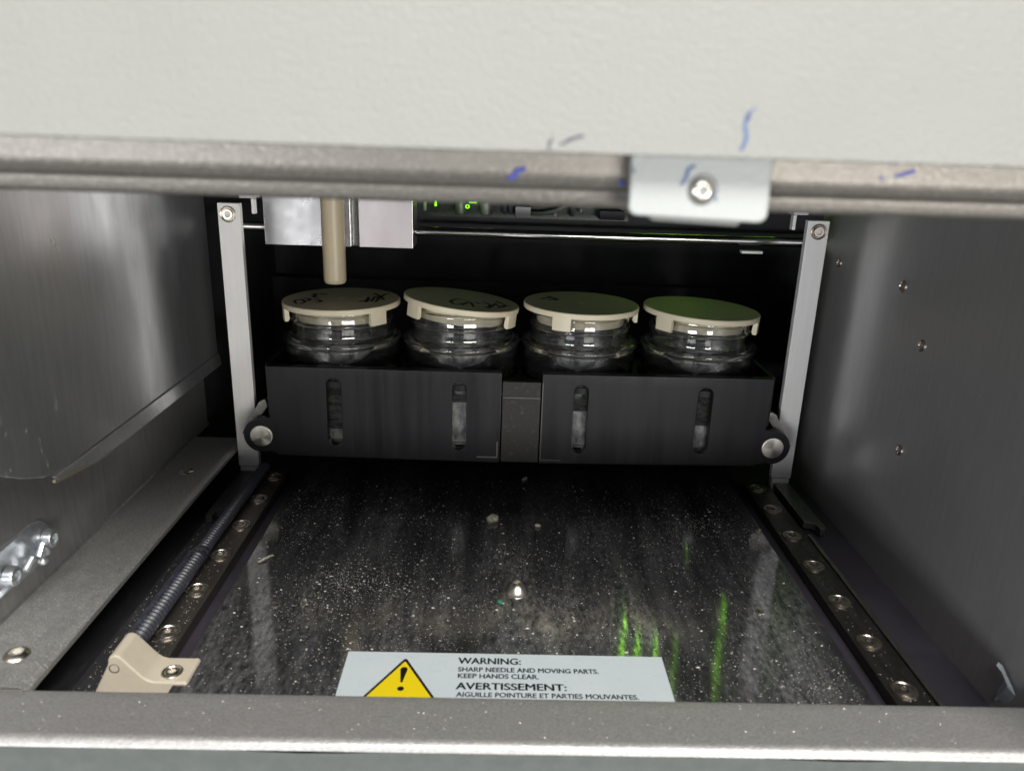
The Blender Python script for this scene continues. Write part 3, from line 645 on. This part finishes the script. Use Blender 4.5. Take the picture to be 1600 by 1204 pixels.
# rows of green lights at the very back (their reflections streak the deck)
rows_ = [(97, 91.7, 164, 262, 1.4, m_bar1), (109.6, 104.7, 147, 262, 1.4, m_bar1), (123.2, 121.2, 134, 262, 1.3, m_bar2), (139.5, 136.5, 134, 262, 1.2, bar_mat('faint_green_row', 2.2)), (172.5, 173.5, 138, 266, 3.0, bar_mat('mid_green_row', 1.9))]
ll = ['leftmost row of green lights mirrored in the deck', 'second row of green lights mirrored in the deck', 'third and dimmer row of green lights mirrored in the deck', 'faintest row of green lights mirrored in the deck', 'widest row of green lights mirrored in the deck, by the right rail']
for (xa, xb, z0, z1, wd, m), lb in zip(rows_, ll):
    bm = B(-wd/2, wd/2, -1, 1, 0, z1-z0)
    for v in bm.verts: v.co = Vector((v.co.x+xa+(xb-xa)*v.co.z/(z1-z0)*.6, v.co.y+520, v.co.z+z0))
    tag(obj('light_row', bm, m), lb, 'light', 'green light rows at the back of the bay')

# ------------------------------------------------------------------ hose, bracket, clips
hs = thing('ribbed_hose', 'black ribbed hose with fabric sleeve running back along the left rail', 'hose', (-124, 280, 3))
def hp_(y): 
    t = (y-211)/142; return (-125.7-1.2*math.sin(t*2.6)*.3+.4*math.sin(t*9)*.3, y, 4.2-1.0*t)
npt = 640; pts = [hp_(211+142*i/npt) for i in range(npt+1)]
bm = bmesh.new(); tube(bm, pts, lambda i: (2.75 if pts[i][1] < 266 else 2.3)+.46*math.cos(2*math.pi*pts[i][1]/(2.0 if pts[i][1] < 266 else 1.9)), 20); obj('ribbed_tube', bm, m_hose, hs, sharp=80)
bm = bmesh.new(); prevr = None
for i in range(0, 121):
    y = 212+i*(266-212)/120; p = hp_(y); ring = []
    for k in range(9):
        a = R(92+11*k); rr = 3.2+.25*math.sin(i*.31+k)+.15*random.random()-(.25 if k in (0, 8) else 0)
        ring.append(bm.verts.new((p[0]+rr*math.cos(a)*1.12-.5, y, p[2]+rr*math.sin(a))))
    if prevr:
        for k in range(8): bm.faces.new((prevr[k], prevr[k+1], ring[k+1], ring[k]))
    prevr = ring
obj('fabric_sleeve', bm, m_sleeve, hs, sharp=80)
bm = bmesh.new(); prevr = None
for i in range(12):
    y = 264+i*.5; p = hp_(y); ring = []
    for k in range(21):
        a = 2*math.pi*k/20; rr = 3.3+.3*math.sin(i*1.1)+.2*math.sin(k*2.3+i)
        ring.append(bm.verts.new((p[0]+rr*math.cos(a), y+.5*math.sin(k*.9), p[2]+rr*math.sin(a))))
    if prevr:
        for k in range(20): bm.faces.new((prevr[k], prevr[k+1], ring[k+1], ring[k]))
    prevr = ring
obj('knotted_thread', bm, m_sleeve, hs, sharp=80)

hb = thing('hose_bracket', 'cream plastic bracket holding the near end of the ribbed hose', 'bracket', (-116, 202, 0))
pts = [(-133.5, -7), (-126.2, 7.2)]+arc(-123.6, 8.4, 2.4, 160, 40, 8)+[(-116.2, 3.2), (-114.6, 2.0), (-113, 1.5), (-104.4, 1.5)]+arc(-104.0, .4, 1.2, 85, 0, 3)+[(-102.7, -7)]
prism('bracket_body', pts[::-1], [], lambda u, v, w_: (u-1.2, 203+w_, v-.6), 12, .7, m_bone, hb, 3)
obj('bracket_hole', lathe(bmesh.new(), [(1.6, .1), (1.5, .12), (1.2, -.05), (0, -.1)], (-125.4, 197, 5.6), 'Y', 20), m_edge, hb)
screw_mesh('screw', -110.2, 201.4, .9, m_screw, hb, 3.3)

# left latch clip on the lower wall
lc = thing('latch_clip', 'bright zinc latch clip with two screws on the left wall', 'clip', (-164, 222, 28))
cl = [(190, 40), (205, 38.4), (213, 36.8), (222, 36.2), (229, 36.6), (234, 35.4), (238, 31), (238.6, 27), (235, 24), (231, 21.6), (226, 20.2), (216, 21.8), (205, 23), (190, 24)]
prism('clip_plate', cl[::-1], [], lambda u, v, w_: (-164.2+w_+1.1*math.sin((u-190)*.13), u, v), 2.0, .4, m_zinc, lc, 2)
for y, z in ((234, 28.6), (212.6, 27.2)):
    s = lathe(bmesh.new(), [(3.2, 0), (3.3, 2.2), (2.9, 2.9), (1.7, 3.1), (1.5, 2.4), (0, 2.0)], (-163.2, y, z), 'X', 32, (4,)); obj('screw', s, m_zinc, lc)
bm = bmesh.new(); tube(bm, [(-161.8, 219, 25), (-160.6, 221.5, 28.4), (-160.2, 224, 27), (-160, 226.5, 30.4), (-160.6, 229, 28), (-161.5, 230.6, 25)], 1.1, 10); obj('spring_wire', bm, m_zinc, lc)
bm = bmesh.new(); bmesh.ops.create_uvsphere(bm, u_segments=24, v_segments=12, radius=1.7); bmesh.ops.translate(bm, vec=(-160.6, 226.5, 24.6), verts=bm.verts); obj('catch_ball', bm, m_zinc, lc)

# bent foil on the right
rf = bmesh.new()
P = [((146.8, 197.6, 12.2), 1.0), ((147.4, 195.6, 11.4), 1.7), ((147.0, 192.3, 10.2), 2.3), ((147.2, 191.6, 9.0), 2.6), ((147.6, 193.4, 5.8), 2.7), ((148.0, 195.4, 2.6), 2.2), ((148.2, 196.6, .2), .5)]
prev = None
for (p, wd) in P:
    p = Vector(p); q = [rf.verts.new(p+Vector((0, wd*.9, wd*.5))), rf.verts.new(p+Vector((-1.2, 0, 0))), rf.verts.new(p+Vector((0, -wd*.9, -wd*.5)))]
    if prev:
        for k in range(2): rf.faces.new((prev[k], prev[k+1], q[k+1], q[k]))
    prev = q
bmesh.ops.solidify(rf, geom=rf.faces[:], thickness=.25)
tag(obj('foil_clip', rf, mat('pale_foil', (.72, .76, .80), .3, .4), smooth=False), 'bent bright metal clip low on the right steel wall', 'clip')
